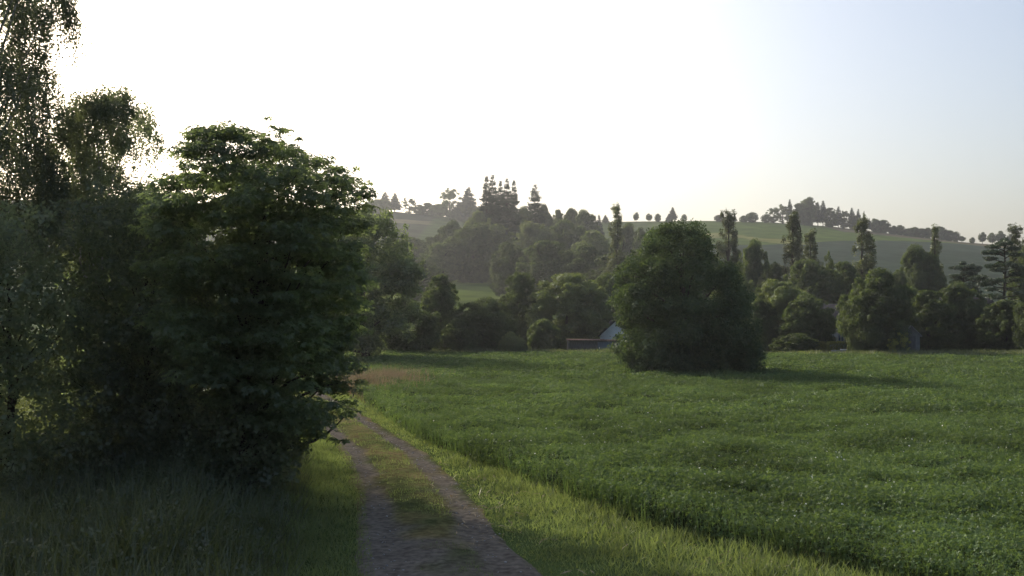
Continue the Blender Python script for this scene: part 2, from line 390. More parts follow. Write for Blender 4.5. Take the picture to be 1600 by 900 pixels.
proto_broad('p1', 15, mat='broad_pale'); proto_broad('p2', 16, mat='broad_pale', W=10.5, nl=110, rmin=.08)
proto_broad('s1', 17, H=5, W=6, lo=.0, size=.24, n=900, taper=.4, nl=70); proto_broad('s2', 18, H=5, W=7, lo=.0, size=.24, n=900, mat='broad_pale', taper=.4, nl=70)
proto_broad('y1', 19, H=3, W=3, lo=.0, size=.18, n=900, mat='yellow', taper=.4, nl=24)
proto_broad('round', 20, H=8, W=6, lo=.2, size=.42, n=240, nl=60, rmin=.15, rmax=.25)
proto_broad('airy', 21, H=12, W=10, lo=.05, size=.42, n=170, nl=50, rmin=.10, rmax=.18)
proto_broad('airy2', 22, H=12, W=8, lo=.05, size=.42, n=170, nl=44, rmin=.10, rmax=.18)
proto_poplar('pop1', 31); proto_poplar('pop2', 32, 18, 3.8); proto_poplar('pop3', 33, 18, 2.6)
proto_spruce('spr1', 41); proto_spruce('spr2', 42, 24, 7, 38, .85); proto_spruce('spr3', 43, 24, 10, 28, .7, .2)
proto_spruce('skyc', 44, 13, 5, 18, .9, .2); proto_spruce('skyc2', 45, 13, 4, 16, .8, .25, .05)
proto_pine('pine1', 51); proto_pine('pine2', 52, 16, 8)
NAMES = {'b': 'broadleaf_tree', 'p': 'broadleaf_tree', 's': 'shrub', 'y': 'shrub', 'r': 'round_tree', 'a': 'open_crowned_tree'}
FULL = {'pop1': 'poplar_tree', 'pop2': 'poplar_tree', 'pop3': 'poplar_tree', 'spr1': 'spruce_tree', 'spr2': 'spruce_tree', 'spr3': 'spruce_tree',
        'skyc': 'conifer_tree', 'skyc2': 'conifer_tree', 'pine1': 'pine_tree', 'pine2': 'pine_tree'}
def tree(kind, px, Yd, top, w, label, group, sink=0.0):
    crown, trunk, H, W = PROTO[kind]
    x = (px-800)/F*Yd; z = float(terrain(x, Yd))-.05-sink
    h = CZ+(HOR-top)/F*Yd-z; wid = w/F*Yd
    root = empty(FULL.get(kind) or NAMES[kind[0]], (x, Yd, z), rng.uniform(0, 6.28))
    root.scale = (wid/W, wid/W, h/H)
    tag(root, label, 'shrub' if kind[0] in 'sy' and kind[:2] not in ('sp', 'sk') else 'tree', group)
    cr = bpy.data.objects.new('crown', crown); tk = bpy.data.objects.new('trunk', trunk)
    link(cr, root); link(tk, root)
    return root

G_SKY_L = 'trees along the skyline left of the tall spruces'; G_SPR = 'tall spruces on the wooded hillside'; G_WOOD = 'leafy trees of the hillside wood'
G_EDGE = 'trees and bushes at the far edge of the field'; G_POP = 'slim poplars behind the field'; G_GROVE = 'grove on the right skyline'; G_LINE = 'hedge trees running down the right skyline'
G_LOL = 'four round trees at the right end of the skyline'; G_DOT = 'small trees dotted on the middle skyline'; G_MID = 'trees standing behind the field edge row'
TREES = [
 # skyline, left
 ('b2', 592, 545, 312, 44, 'low dome shaped tree at the left end of the skyline, right above the chestnut', G_SKY_L),
 ('skyc', 602, 548, 300, 23, 'pointed conifer rising from the low dome at the left end of the skyline', G_SKY_L),
 ('skyc2', 617, 545, 302, 20, 'thin pointed conifer second from the left on the skyline, over the brown hill field', G_SKY_L),
 ('airy2', 639, 545, 309, 23, 'small rounded tree alone in the dip of the skyline above the brown hill field', G_SKY_L),
 ('b4', 655, 546, 320, 20, 'low bushy tree just right of the rounded tree in the skyline dip', G_SKY_L),
 ('b2', 668, 544, 317, 22, 'low bushy tree with a knob on top, in the middle of the skyline dip', G_SKY_L),
 ('b3', 684, 542, 319, 30, 'low spreading tree at the foot of the big open crowned skyline tree', G_SKY_L),
 ('airy', 703, 538, 295, 36, 'big open crowned tree with sky showing through, left of the broad conifer', G_SKY_L),
 ('skyc', 732, 536, 293, 35, 'broad conifer with ragged sides between the open crowned tree and the tall spruces', G_SKY_L),
 ('b3', 722, 534, 318, 30, 'low leafy tree filling the gap under the broad skyline conifer', G_SKY_L),
 ('b2', 747, 520, 325, 26, 'low leafy tree on the skyline touching the left side of the tall spruces', G_SKY_L),
 # spruces
 ('spr2', 760, 300, 278, 48, 'leftmost of the tall spruces clustered on the wooded hillside', G_SPR),
 ('spr1', 770, 302, 276, 50, 'tallest spruce with a blunt top, second from the left in the cluster', G_SPR),
 ('spr2', 782, 306, 285, 42, 'narrow spruce in the middle of the cluster, lower than both neighbours', G_SPR),
 ('spr1', 792, 300, 282, 48, 'dense spruce with a double tip right of the middle of the cluster', G_SPR),
 ('spr2', 803, 304, 284, 39, 'rightmost spruce of the cluster with sky showing through its branches', G_SPR),
 ('spr3', 836, 310, 290, 59, 'single spruce with thin tiered branches standing apart right of the spruce cluster', G_SPR),
 # hillside wood
 ('b1', 818, 330, 325, 40, 'leafy tree filling the gap between the spruce cluster and the lone spruce', G_WOOD),
 ('b3', 850, 335, 322, 34, 'leafy tree touching the right side of the lone tiered spruce', G_WOOD),
 ('b4', 872, 345, 329, 28, 'small rounded tree first along the wood top right of the lone spruce', G_WOOD),
 ('b2', 893, 340, 327, 30, 'square topped leafy tree in the middle of the wood top right of the spruces', G_WOOD),
 ('b1', 916, 335, 331, 44, 'broad dark tree at the right end of the wood top, beside the hill grass', G_WOOD),
 ('b2', 640, 300, 372, 62, 'dark bushy tree below the brown hill field, beside the chestnut crown', G_WOOD),
 ('b4', 672, 310, 371, 40, 'rounded tree at the lower edge of the brown hill field', G_WOOD),
 ('b3', 706, 285, 347, 56, 'dark tree at the right edge of the brown hill field', G_WOOD),
 ('b1', 738, 268, 352, 86, 'big dark rounded tree right above the small bright meadow', G_WOOD),
 ('b2', 690, 264, 380, 70, 'dark tree left of the big rounded tree above the bright meadow', G_WOOD),
 ('b4', 778, 270, 352, 62, 'dark tree under the tall spruces, right of the bright meadow', G_WOOD),
 ('p1', 748, 285, 332, 50, 'pale leafy tree at the left foot of the tall spruces', G_WOOD),
 ('p2', 838, 262, 350, 76, 'wide pale crowned tree below the lone tiered spruce', G_WOOD),
 ('b3', 885, 270, 346, 80, 'wide dark tree in the upper middle of the hillside wood', G_WOOD),
 ('p1', 926, 250, 362, 66, 'pale tree at the right side of the hillside wood above the round field edge tree', G_WOOD),
 ('b1', 800, 215, 382, 70, 'dark tree right of the bright meadow, halfway down the slope', G_WOOD),
 ('b2', 855, 205, 378, 90, 'broad dark tree halfway down the slope above the pale round tree', G_WOOD),
 ('b3', 912, 200, 385, 90, 'dark tree halfway down the slope, left behind the big field tree', G_WOOD),
 ('b4', 655, 215, 410, 80, 'dark tree left of the bright meadow', G_WOOD),
 ('b1', 980, 270, 352, 44, 'dark rounded tree just right of the leftmost poplar', G_WOOD),
 ('b4', 1001, 262, 357, 26, 'small dark tree between the leftmost poplar and the big field tree', G_WOOD),
 ('b2', 960, 190, 398, 90, 'dark tree under the leftmost poplar, behind the big field tree', G_WOOD),
 ('skyc', 936, 420, 336, 17, 'small dark conifer at the left tip of the hill grass', G_WOOD),
 # dots on the middle skyline
 ('skyc2', 946, 540, 336, 11, 'tiny pointed tree on the skyline left of the leftmost poplar tip', G_DOT),
 ('round', 994, 546, 332, 9, 'small round tree lifted on its stem, leftmost round dot of the middle skyline', G_DOT),
 ('round', 1014, 546, 334, 10, 'small round tree touching the ground line, second round dot of the middle skyline', G_DOT),
 ('b4', 1028, 546, 334, 10, 'small ragged tree just right of the two round dots on the skyline', G_DOT),
 ('skyc', 1045, 545, 334, 10, 'small pointed tree at the left side of the skyline pair above the big field tree', G_DOT),
 ('skyc2', 1051, 545, 324, 14, 'taller spiky tree on the skyline above the top of the big field tree', G_DOT),
 ('b4', 1069, 545, 335, 9, 'small bushy tree on the skyline right of the spiky tree', G_DOT),
 ('b4', 1123, 545, 336, 14, 'low bush on the skyline left of the poplar with the bare tip', G_DOT),
 ('skyc', 1128, 544, 330, 11, 'upright dark tree on the skyline left of the poplar with the bare tip', G_DOT),
 ('skyc2', 1148, 544, 335, 7, 'tiny upright tree on the skyline just right of the poplar with the bare tip', G_DOT),
 ('b3', 1163, 546, 337, 15, 'lower left half of the bushy tree pair left of the grove', G_DOT),
 ('b2', 1175, 546, 332, 19, 'taller right half of the bushy tree pair left of the grove', G_DOT),
 # grove
 ('b4', 1197, 546, 335, 16, 'lowest tree at the left end of the skyline grove', G_GROVE),
 ('airy', 1209, 546, 325, 24, 'open crowned tree second from the left in the skyline grove', G_GROVE),
 ('airy2', 1223, 545, 320, 24, 'open crowned tree left of the thin conifer in the skyline grove', G_GROVE),
 ('skyc2', 1234, 546, 312, 13, 'thin conifer left of the biggest crown in the skyline grove', G_GROVE),
 ('b2', 1248, 545, 318, 22, 'leafy tree tucked against the left of the biggest crown in the grove', G_GROVE),
 ('b1', 1262, 546, 310, 32, 'biggest and densest crown in the middle of the skyline grove', G_GROVE),
 ('skyc2', 1278, 545, 316, 13, 'thin conifer touching the right side of the biggest crown in the grove', G_GROVE),
 ('skyc2', 1286, 546, 314, 16, 'tall thin conifer with a gap of sky at its foot, right of the biggest crown', G_GROVE),
 ('b4', 1297, 545, 325, 22, 'rounded leafy tree right of the gap of sky in the grove', G_GROVE),
 ('skyc', 1310, 546, 323, 16, 'pointed conifer above the open part of the grove', G_GROVE),
 ('airy', 1319, 545, 330, 26, 'open crowned tree in the right part of the skyline grove', G_GROVE),
 ('skyc2', 1331, 546, 325, 14, 'left one of the two conifers near the right end of the grove', G_GROVE),
 ('b2', 1335, 545, 337, 20, 'low dense tree under the two conifers near the right end of the grove', G_GROVE),
 ('skyc2', 1341, 546, 327, 11, 'right one of the two conifers near the right end of the grove', G_GROVE),
 ('skyc2', 1350, 545, 330, 7, 'very thin conifer right of the grove, left above the fourth poplar', G_GROVE),
 ('skyc2', 1358, 545, 341, 7, 'shortest thin conifer where the grove meets the long hedge line', G_GROVE),
 # hedge line down the right skyline
 ('b1', 1368, 545, 342, 17, 'tall bushy tree at the upper end of the skyline hedge line', G_LINE),
 ('b2', 1380, 545, 344, 22, 'broad ragged tree second from the upper end of the skyline hedge line', G_LINE),
 ('b3', 1396, 545, 353, 16, 'low tree in the first dip of the skyline hedge line', G_LINE),
 ('b4', 1406, 545, 352, 17, 'rounded tree just after the first dip of the skyline hedge line', G_LINE),
 ('b3', 1418, 545, 357, 16, 'low tree in the second dip of the skyline hedge line', G_LINE),
 ('b1', 1428, 545, 355, 18, 'bushy tree left of the middle of the skyline hedge line', G_LINE),
 ('b2', 1440, 545, 357, 18, 'even topped tree in the middle of the skyline hedge line', G_LINE),
 ('b4', 1450, 545, 356, 18, 'rounded tree directly left of the thin poplar tip on the skyline', G_LINE),
 ('b1', 1470, 545, 354, 18, 'tallest tree in the lower half of the hedge line, right of the thin poplar tip', G_LINE),
 ('b2', 1483, 545, 360, 20, 'bushy tree third from the lower end of the skyline hedge line', G_LINE),
 ('b4', 1494, 545, 362, 12, 'narrow tree second from the lower end of the skyline hedge line', G_LINE),
 ('round', 1503, 545, 369, 11, 'small low tree at the lower end of the skyline hedge line', G_LINE),
 ('s1', 1519, 545, 371, 8, 'tiny bush alone between the hedge line and the four round trees', G_LINE),
 ('round', 1535, 545, 363, 12, 'leftmost of the four round trees on the right skyline', G_LOL),
 ('round', 1550, 545, 364, 14, 'second from left of the four round trees, the widest', G_LOL),
 ('round', 1564, 545, 361, 13, 'third from left of the four round trees, the tallest', G_LOL),
 ('round', 1578, 545, 366, 12, 'rightmost of the four round trees, next to the last poplar', G_LOL),
 # poplars
 ('pop3', 963, 170, 320, 42, 'leftmost poplar, rising out of the hillside wood over the skyline', G_POP),
 ('pop1', 1138, 150, 330, 48, 'poplar with a bare pointed tip just right of the big field tree', G_POP),
 ('pop1', 1239, 140, 333, 52, 'taller left one of the two poplars standing side by side', G_POP),
 ('pop2', 1267, 142, 362, 55, 'shorter broad right one of the two poplars standing side by side', G_POP),
 ('pop2', 1347, 140, 342, 63, 'broad poplar standing alone above the round field edge tree', G_POP),
 ('pop3', 1462, 150, 353, 31, 'thin double stemmed poplar behind the big rounded dark tree', G_POP),
 ('pop3', 1588, 135, 352, 40, 'poplar at the right end, beside the layered pine', G_POP),
 ('pop1', 1608, 130, 372, 48, 'poplar cut by the right edge of the photo', G_POP),
 # second row
 ('b4', 1152, 150, 392, 30, 'small dark tree leaning on the poplar with the bare tip', G_MID),
 ('b1', 1177, 132, 380, 58, 'pear shaped tree right of the poplar with the bare tip', G_MID),
 ('b3', 1208, 128, 414, 50, 'low dark tree between the pear shaped tree and the poplar pair', G_MID),
 ('b2', 1262, 122, 408, 84, 'dark tree at the foot of the poplar pair', G_MID),
 ('airy2', 1296, 128, 396, 26, 'thin loose tree right of the poplar pair', G_MID),
 ('b4', 1318, 120, 411, 60, 'dark rounded tree left of the lone broad poplar', G_MID),
 ('b1', 1437, 130, 388, 72, 'big rounded dark tree in front of the thin double stemmed poplar', G_MID),
 ('b3', 1402, 125, 425, 50, 'dark tree in the dip left of the big rounded dark tree', G_MID),
 ('pine2', 1505, 112, 410, 74, 'dark pine with an uneven top left of the gap with bright grass', G_MID),
 ('pine2', 1520, 118, 413, 50, 'pine with a small separate tuft on top, left of the bright grass gap', G_MID),
 ('pine1', 1569, 100, 374, 98, 'layered pine with a visible trunk at the right end of the field edge', G_MID),
 ('b1', 1608, 104, 395, 60, 'dark tree behind the layered pine, cut by the right edge', G_MID),
 ('b2', 1100, 130, 400, 90, 'dark tree mostly hidden right behind the big field tree', G_MID),
 ('b1', 1010, 140, 395, 90, 'dark tree mostly hidden left behind the big field tree', G_MID),
 # field edge
 ('s1', 640, 84, 470, 96, 'wide dark bush under the sunlit leaves right of the chestnut', G_EDGE),
 ('b4', 688, 90, 431, 62, 'dark bush with a flat lit top left of the bright meadow', G_EDGE),
 ('s1', 722, 86, 500, 60, 'low dark bush in front of the left end of the bright meadow', G_EDGE),
 ('b1', 757, 88, 467, 92, 'round dark bush right below the bright meadow', G_EDGE),
 ('b2', 812, 100, 428, 72, 'dark tree between the bush below the meadow and the pale round tree', G_EDGE),
 ('s2', 800, 84, 520, 40, 'low pale bush on the field edge under the dark tree', G_EDGE),
 ('p1', 888, 98, 430, 124, 'pale round crowned tree above the low shed', G_EDGE),
 ('b3', 945, 108, 430, 84, 'dark tree above the white gabled hut', G_EDGE),
 ('s1', 850, 90, 500, 50, 'dark bush left of the low shed', G_EDGE),
 ('p1', 1150, 104, 430, 80, 'pale tree touching the right flank of the big field tree', G_EDGE),
 ('b2', 1190, 92, 470, 50, 'pale green bush in the gap right of the big field tree', G_EDGE),
 ('p2', 1222, 94, 441, 92, 'broad tree with a lit left side, second right of the big field tree', G_EDGE),
 ('b1', 1263, 89.5, 462, 80, 'dull green tree left of the cream cottage', G_EDGE),
 ('s1', 1240, 86, 522, 70, 'dark low bush left of the clipped hedges', G_EDGE),
 ('b3', 1371, 84, 424, 112, 'large round tree with a sunlit left edge in front of the cream cottage', G_EDGE),
 ('s2', 1337, 83, 505, 24, 'pale bush hanging over the right side of the cottage window', G_EDGE),
 ('y1', 1402, 82, 514, 34, 'bright yellow green shrub beside the grey shed', G_EDGE),
 ('b4', 1452, 89, 455, 78, 'dark tree just right of the grey shed', G_EDGE),
 ('b1', 1497, 92, 445, 82, 'dark tree in front of the grey house, left of centre', G_EDGE),
 ('b2', 1572, 88, 470, 80, 'dark broad bush under the layered pine', G_EDGE),
 ('s1', 1545, 90, 490, 70, 'low dark bush right of the grey house wall', G_EDGE),
 ('b3', 1622, 84, 455, 70, 'dark tree cut by the right edge at the end of the field edge row', G_EDGE),
 ('b3', 1428, 100, 452, 60, 'lit topped tree filling the gap behind the grey shed', G_EDGE),
]
for t_ in TREES: tree(*t_)

# ------------------------------------------------------------------ trees built to their own outline
def inpoly(P, poly):
    x, y = P[:, 0], P[:, 1]; ins = np.zeros(len(P), bool); n = len(poly)
    for i in range(n):
        x0, y0 = poly[i]; x1, y1 = poly[(i+1) % n]
        c_ = ((y0 > y) != (y1 > y)) & (x < (x1-x0)*(y-y0)/((y1-y0)+1e-9)+x0); ins ^= c_
    return ins
def edgedist(P, poly):
    d = np.full(len(P), 1e9); n = len(poly)
    for i in range(n):
        a_ = np.array(poly[i], float); b_ = np.array(poly[(i+1) % n], float); ab = b_-a_
        t = np.clip(((P-a_)@ab)/(ab@ab), 0, 1); d = np.minimum(d, np.linalg.norm(P-(a_+t[:, None]*ab), axis=1))
    return d
def shape_crown(poly_px, Yd, depth, n, rad, rg, flat=.5, inset=.8, zmin=.15):
    """clumps filling a real volume: width and height from the outline, depth about as deep as wide"""
    poly = [((px-800)/F*Yd, CZ+(HOR-py)/F*Yd) for px, py in poly_px]
    A = np.array(poly); lo, hi = A.min(0), A.max(0); out = []
    dmax = None; tries = 0
    Q = rg.uniform(lo, hi, (60000, 2)); Q = Q[inpoly(Q, poly)]; D = edgedist(Q, poly); dmax = D.max()
    k = 0
    while len(out) < n and k < len(Q):
        q, d = Q[k], D[k]; k += 1
        r_ = rg.uniform(*rad)
        r_ = max(min(r_, d*1.6), rad[0]*.45)
        if d < r_*inset*.9: 
            if rg.random() < .75: continue
        w = depth*math.sqrt(max(0, 1-(1-d/dmax)**2)); yy = rg.uniform(-1, 1); yy = math.copysign(abs(yy)**.6, yy)*w
        if q[1]-r_*flat < zmin: continue
        out.append((np.array([q[0], Yd+yy, q[1]]), (r_, r_, r_*flat)))
    return out
def big_tree(name, base, label, cat_, lobes, n_each, size, tmpl, mat, seed, r=.18, top=.8, nl=16, bark='bark', group=None, lv=None, **kw):
    rg = np.random.default_rng(seed); root = empty(name, base); tag(root, label, cat_, group); b = np.array(base, float)
    L2 = [(c_-b, r_) for c_, r_ in lobes]
    VF = lobe_leaves(L2, n_each, size, tmpl, rg, **kw)
    if lv is not None: VF = cat([VF, lv(L2, rg)])
    mesh_obj('crown', VF[0], VF[1], M[mat], root)
    H = max(c_[2] for c_, _ in L2); parts = []
    tp = np.array([0, 0, 0.]); pts = [(0, 0, -.3)]; cx = np.mean([c_[:2] for c_, _ in L2], 0)
    for k in range(1, 7): t = k/6; pts.append((cx[0]*t*.8+rg.normal()*.06, cx[1]*t*.8+rg.normal()*.06, H*top*t))
    parts.append(tube(pts, [r*1.25]+[r*(1-.13*k) for k in range(1, 7)], 9))
    for k in rg.permutation(len(L2))[:nl]:
        c_ = L2[k][0]; t = np.clip(c_[2]/(H*top)*.62, .1, .95); i0 = t*6; j = int(i0); p0 = np.array(pts[j])*(1-(i0-j))+np.array(pts[min(j+1, 6)])*(i0-j)
        parts.append(limb(p0, c_, r*.36*(1.1-t), r*.05, .06, 7, rg))
    V_, f_ = cat(parts); mesh_obj('trunk', V_, f_, M[bark], root, smooth=True)
    return root

rg = np.random.default_rng(101)
# chestnut over the path
poly = [(262, 300), (292, 250), (322, 205), (380, 198), (425, 186), (462, 205), (480, 238), (530, 232), (560, 262), (588, 275), (578, 330), (566, 372), (580, 430), (575, 500), (556, 540), (566, 600), (552, 640), (548, 690), (440, 694), (390, 650), (330, 640), (262, 560), (240, 430)]
lob = shape_crown(poly, 19.6, 2.9, 620, (.25, .60), rg, flat=.27, zmin=.9)
lob += shape_crown([(370, 310), (470, 300), (540, 340), (550, 520), (500, 620), (390, 600), (340, 450)], 19.8, 1.8, 150, (.3, .6), rg, flat=.4)
big_tree('chestnut_tree', (-5.0, 19.8, 0), 'chestnut tree with large layered leaves whose low branches hang over the path', 'tree', lob, 620, .125, PALM, 'chestnut', 102, r=.17, nl=60, up=1.0, jit=.38, flat=.55, shell=.5)
rg = np.random.default_rng(555)
# weeping birches
def strands(n, ln, leaf):
    def f(L2, rg):
        Ps, Ns = [], []; tw = []; twl = []
        for k in range(n):
            c_, r_ = L2[rg.integers(len(L2))]; p = c_+norm(rg.normal(size=(1, 3)))[0]*np.array(r_); l_ = rg.uniform(.3, 1)*ln; m_ = int(l_*26)
            s_ = np.linspace(0, 1, m_); q = np.tile(p, (m_, 1)); q[:, 2] -= s_*l_; q[:, :2] += (s_**.5)[:, None]*rg.normal(size=2)*.12
            tw.append(p); twl.append(l_); q += rg.normal(size=(m_, 3))*.03; Ps.append(q); Ns.append(rg.normal(size=(m_, 3)))
        tw = np.array(tw); twl = np.array(twl); twg = leaves_mesh(tw, -np.tile([0, 0, 1.], (len(tw), 1))+rg.normal(size=(len(tw), 3))*.06, np.stack([np.full(len(tw), .012), twl, twl], 1), BLADE, rg=rg)
        P = np.concatenate(Ps); return cat([twg, leaves_mesh(P, np.concatenate(Ns), leaf*rg.uniform(.7, 1.2, len(P)), LEAF, np.tile([0, 0, -1.0], (len(P), 1))+rg.normal(size=(len(P), 3))*.5, rg)])
    return f
poly = [(-170, 380), (-190, 100), (-150, -150), (-60, -330), (0, -340), (60, -200), (95, -60), (108, 5), (96, 30), (66, 50), (58, 95), (84, 125), (88, 160), (70, 200), (60, 330), (40, 420), (-100, 430)]
lob = shape_crown(poly, 21.0, 2.2, 330, (.14, .42), rg, flat=1.7, inset=.4)
big_tree('birch_tree', (-11.3, 21.0, 0), 'tall weeping birch with hanging twigs at the left edge, its top above the photo', 'tree', lob, 2600, .066, LEAF, 'birch', 103, r=.2, nl=30, bark='birch_bark', lv=strands(3800, 1.0, .066), group='weeping birches at the left', shell=.5)
poly = [(60, 380), (82, 250), (96, 178), (120, 155), (150, 165), (172, 152), (205, 146), (225, 152), (240, 175), (234, 185), (244, 215), (248, 242), (222, 232), (214, 262), (186, 222), (178, 262), (196, 292), (222, 278), (250, 320), (250, 400), (120, 430)]
lob = shape_crown(poly, 23.0, 1.5, 260, (.12, .34), rg, flat=1.3, inset=.4)
big_tree('birch_tree', (-9.2, 23.0, 0), 'shorter birch with a drooping branch on its right, between the tall birch and the chestnut', 'tree', lob, 2300, .07, LEAF, 'birch', 104, r=.13, nl=26, bark='birch_bark', lv=strands(1900, .55, .07), group='weeping birches at the left', shell=.5)
rg = np.random.default_rng(556)
# dark shrubs and small trees closing the left side
for sd, Yd, n, rad, poly, base, lab in (
    (105, 20.5, 150, (.35, .8), [(130, 320), (200, 268), (262, 262), (330, 330), (370, 480), (400, 640), (390, 750), (90, 750), (60, 540), (80, 400)], (-7.3, 20.5, 0), 'dark hazel bush between the birches and the chestnut, in full shade'),
    (106, 19.0, 150, (.35, .8), [(-60, 330), (20, 290), (90, 320), (150, 420), (190, 640), (200, 760), (-120, 770), (-140, 500)], (-9.3, 19.0, 0), 'dark bush under the tall birch at the left edge'),
    (107, 20.6, 190, (.3, .65), [(170, 520), (240, 450), (330, 440), (400, 500), (440, 580), (455, 700), (430, 765), (120, 775), (110, 620)], (-6.7, 20.6, 0), 'low dark elder bush at the foot of the chestnut'),
    (113, 18.7, 110, (.2, .45), [(300, 620), (380, 590), (440, 625), (478, 665), (470, 740), (430, 795), (300, 800)], (-4.9, 18.7, 0), 'small dense bush hiding the foot of the chestnut trunk'),
    (108, 26.0, 190, (.4, .9), [(-520, 420), (-430, 100), (-280, 20), (-160, 120), (-60, 330), (-80, 560), (-250, 620), (-480, 600)], (-17.5, 26.0, 0), 'broad tree standing left of the tall birch, outside the photo'),
    (109, 30.0, 150, (.4, .9), [(120, 330), (200, 290), (280, 290), (330, 360), (360, 480), (360, 660), (120, 670), (90, 500)], (-10.5, 30.0, 0), 'leafy tree showing between the chestnut and the birches, sunlit at the back'),
    (110, 14.0, 150, (.4, .8), [(-700, 500), (-620, 240), (-480, 160), (-300, 260), (-220, 440), (-240, 640), (-420, 720), (-640, 700)], (-11.5, 14.0, 0), 'broad bush beside the left bank, outside the photo'),
    ):
    lob = shape_crown(poly, Yd, 1.9 if sd != 113 else .8, n, rad, rg, flat=.8)
    big_tree('shrub' if 'bush' in lab else 'broadleaf_tree', base, lab, 'shrub' if 'bush' in lab else 'tree', lob, 230, .15, SPRAY, 'broad_near' if sd != 109 else 'chestnut', sd, r=.1, nl=20, group='dark bushes and trees along the left bank', up=.5)
poly = [(500, 340), (560, 325), (600, 318), (630, 345), (640, 380), (662, 410), (672, 445), (655, 480), (650, 520), (625, 548), (560, 566), (490, 560), (470, 440)]
lob = shape_crown(poly, 74.0, 4.0, 260, (.5, 1.1), rg, flat=.7)
big_tree('broadleaf_tree', (-10.5, 74.0, 0), 'leafy tree with sunlit outer leaves standing right behind the chestnut', 'tree', lob, 130, .36, SPRAY, 'chestnut', 112, r=.3, nl=24, up=.4)
# big leafy tree alone in the field
poly = [(975, 584), (957, 545), (968, 505), (955, 455), (968, 415), (995, 385), (1012, 362), (1040, 350), (1075, 343), (1100, 358), (1118, 366), (1112, 392), (1140, 412), (1152, 440), (1172, 470), (1184, 520), (1183, 560), (1168, 588), (1060, 590)]
lob = shape_crown(poly, 57.0, 3.9, 560, (.3, .95), rg, flat=.75, inset=.5, zmin=-.2)
lob += shape_crown([(980, 500), (1170, 500), (1180, 570), (1160, 592), (985, 588)], 57.0, 3.2, 140, (.4, .8), rg, flat=.8, zmin=-.2)
big_tree('broadleaf_tree', (9.6, 57.0, 0), 'big dark leafy tree standing alone in the clover field, foliage down to the ground', 'tree', lob, 170, .25, SPRAY, 'broad_field', 111, r=.35, nl=24, up=.4, shell=.45)

# ------------------------------------------------------------------ buildings at the far edge of the field
def box(cx, cy, cz, sx_, sy_, sz_):
    x, y, z = sx_/2, sy_/2, sz_/2
    v = np.array([(-x, -y, -z), (x, -y, -z), (x, y, -z), (-x, y, -z), (-x, -y, z), (x, -y, z), (x, y, z), (-x, y, z)])+np.array([cx, cy, cz])
    return v, [np.array([[0, 3, 2, 1], [4, 5, 6, 7], [0, 1, 5, 4], [1, 2, 6, 5], [2, 3, 7, 6], [3, 0, 4, 7]])]
def part(name, VFs, mat, parent):
    V_, f_ = cat(VFs); return mesh_obj(name, V_, f_, M[mat], parent)
def gable_body(w, d, eave, apex):
    v = [(-w/2, 0, 0), (w/2, 0, 0), (w/2, 0, eave), (0, 0, apex), (-w/2, 0, eave), (-w/2, d, 0), (w/2, d, 0), (w/2, d, eave), (0, d, apex), (-w/2, d, eave)]
    return np.array(v), [np.array([[0, 1, 2, 4], [6, 5, 9, 7], [0, 4, 9, 5], [2, 1, 6, 7]]), np.array([[4, 2, 3], [7, 9, 8]])]
def slab_roof(w, d, eave, apex, th=.12, over=.25):
    out_ = []
    for s in (-1, 1):
        ex = s*(w/2+over); ez = eave-(apex-eave)/(w/2)*over
        a_ = np.array([(ex, -over, ez), (0, -over, apex), (0, d+over, apex), (ex, d+over, ez)])+np.array([0, 0, .01])
        b_ = a_+np.array([0, 0, th]); v = np.concatenate([a_, b_])
        out_.append((v, [np.array([[0, 1, 2, 3], [7, 6, 5, 4], [0, 4, 5, 1], [1, 5, 6, 2], [2, 6, 7, 3], [3, 7, 4, 0]])]))
    return out_
def window(parent, x, y, z, w, h, fr=.07):
    wd = part('window', [box(x, y-.03, z, w, .04, h)], 'glass', parent)
    part('frame', [box(x-w/2, y-.05, z, fr, .09, h+fr*2), box(x+w/2, y-.05, z, fr, .09, h+fr*2), box(x, y-.05, z+h/2+fr/2-.001, w-fr, .085, fr), box(x, y-.05, z-h/2-fr/2+.001, w-fr, .085, fr), box(x, y-.052, z, .05, .07, h-.01)], 'frame', wd)
    return wd
# low shed
e = empty('low_shed', (7.0, 88, 0)); tag(e, 'long low board shed with a rusty sheet roof left of the big field tree', 'shed')
part('wall', [box(0, 1.2, .62, 4.3, 2.4, 1.24)], 'wood_dark', e)
part('roof', [box(-.55, 1.15, 1.32, 3.3, 2.9, .09), box(1.66, 1.15, 1.29, 1.1, 2.7, .07)], 'roof_brown', e)
d_ = part('door', [box(1.0, -.03, .6, 1.3, .05, 1.15)], 'wood_blue', e); d_['label'] = 'faded blue board door of the shed'
part('handle', [box(.5, -.08, .65, .04, .05, .16)], 'frame', d_)
part('post', [box(-2.1, -.04, .62, .1, .1, 1.24)], 'wood_dark', e); part('post', [box(.2, -.04, .62, .1, .1, 1.22)], 'wood_dark', e)
# white gabled hut
e = empty('gabled_hut', (9.9, 98, 0)); tag(e, 'small white walled hut with a pointed gable peeping out left of the big field tree', 'hut')
part('wall', [gable_body(3.0, 4.0, 1.5, 2.85)], 'wall_white', e); part('roof', slab_roof(3.0, 4.0, 1.5, 2.85, .1), 'roof_dark', e)
window(e, .2, 0, 1.3, .6, .6)
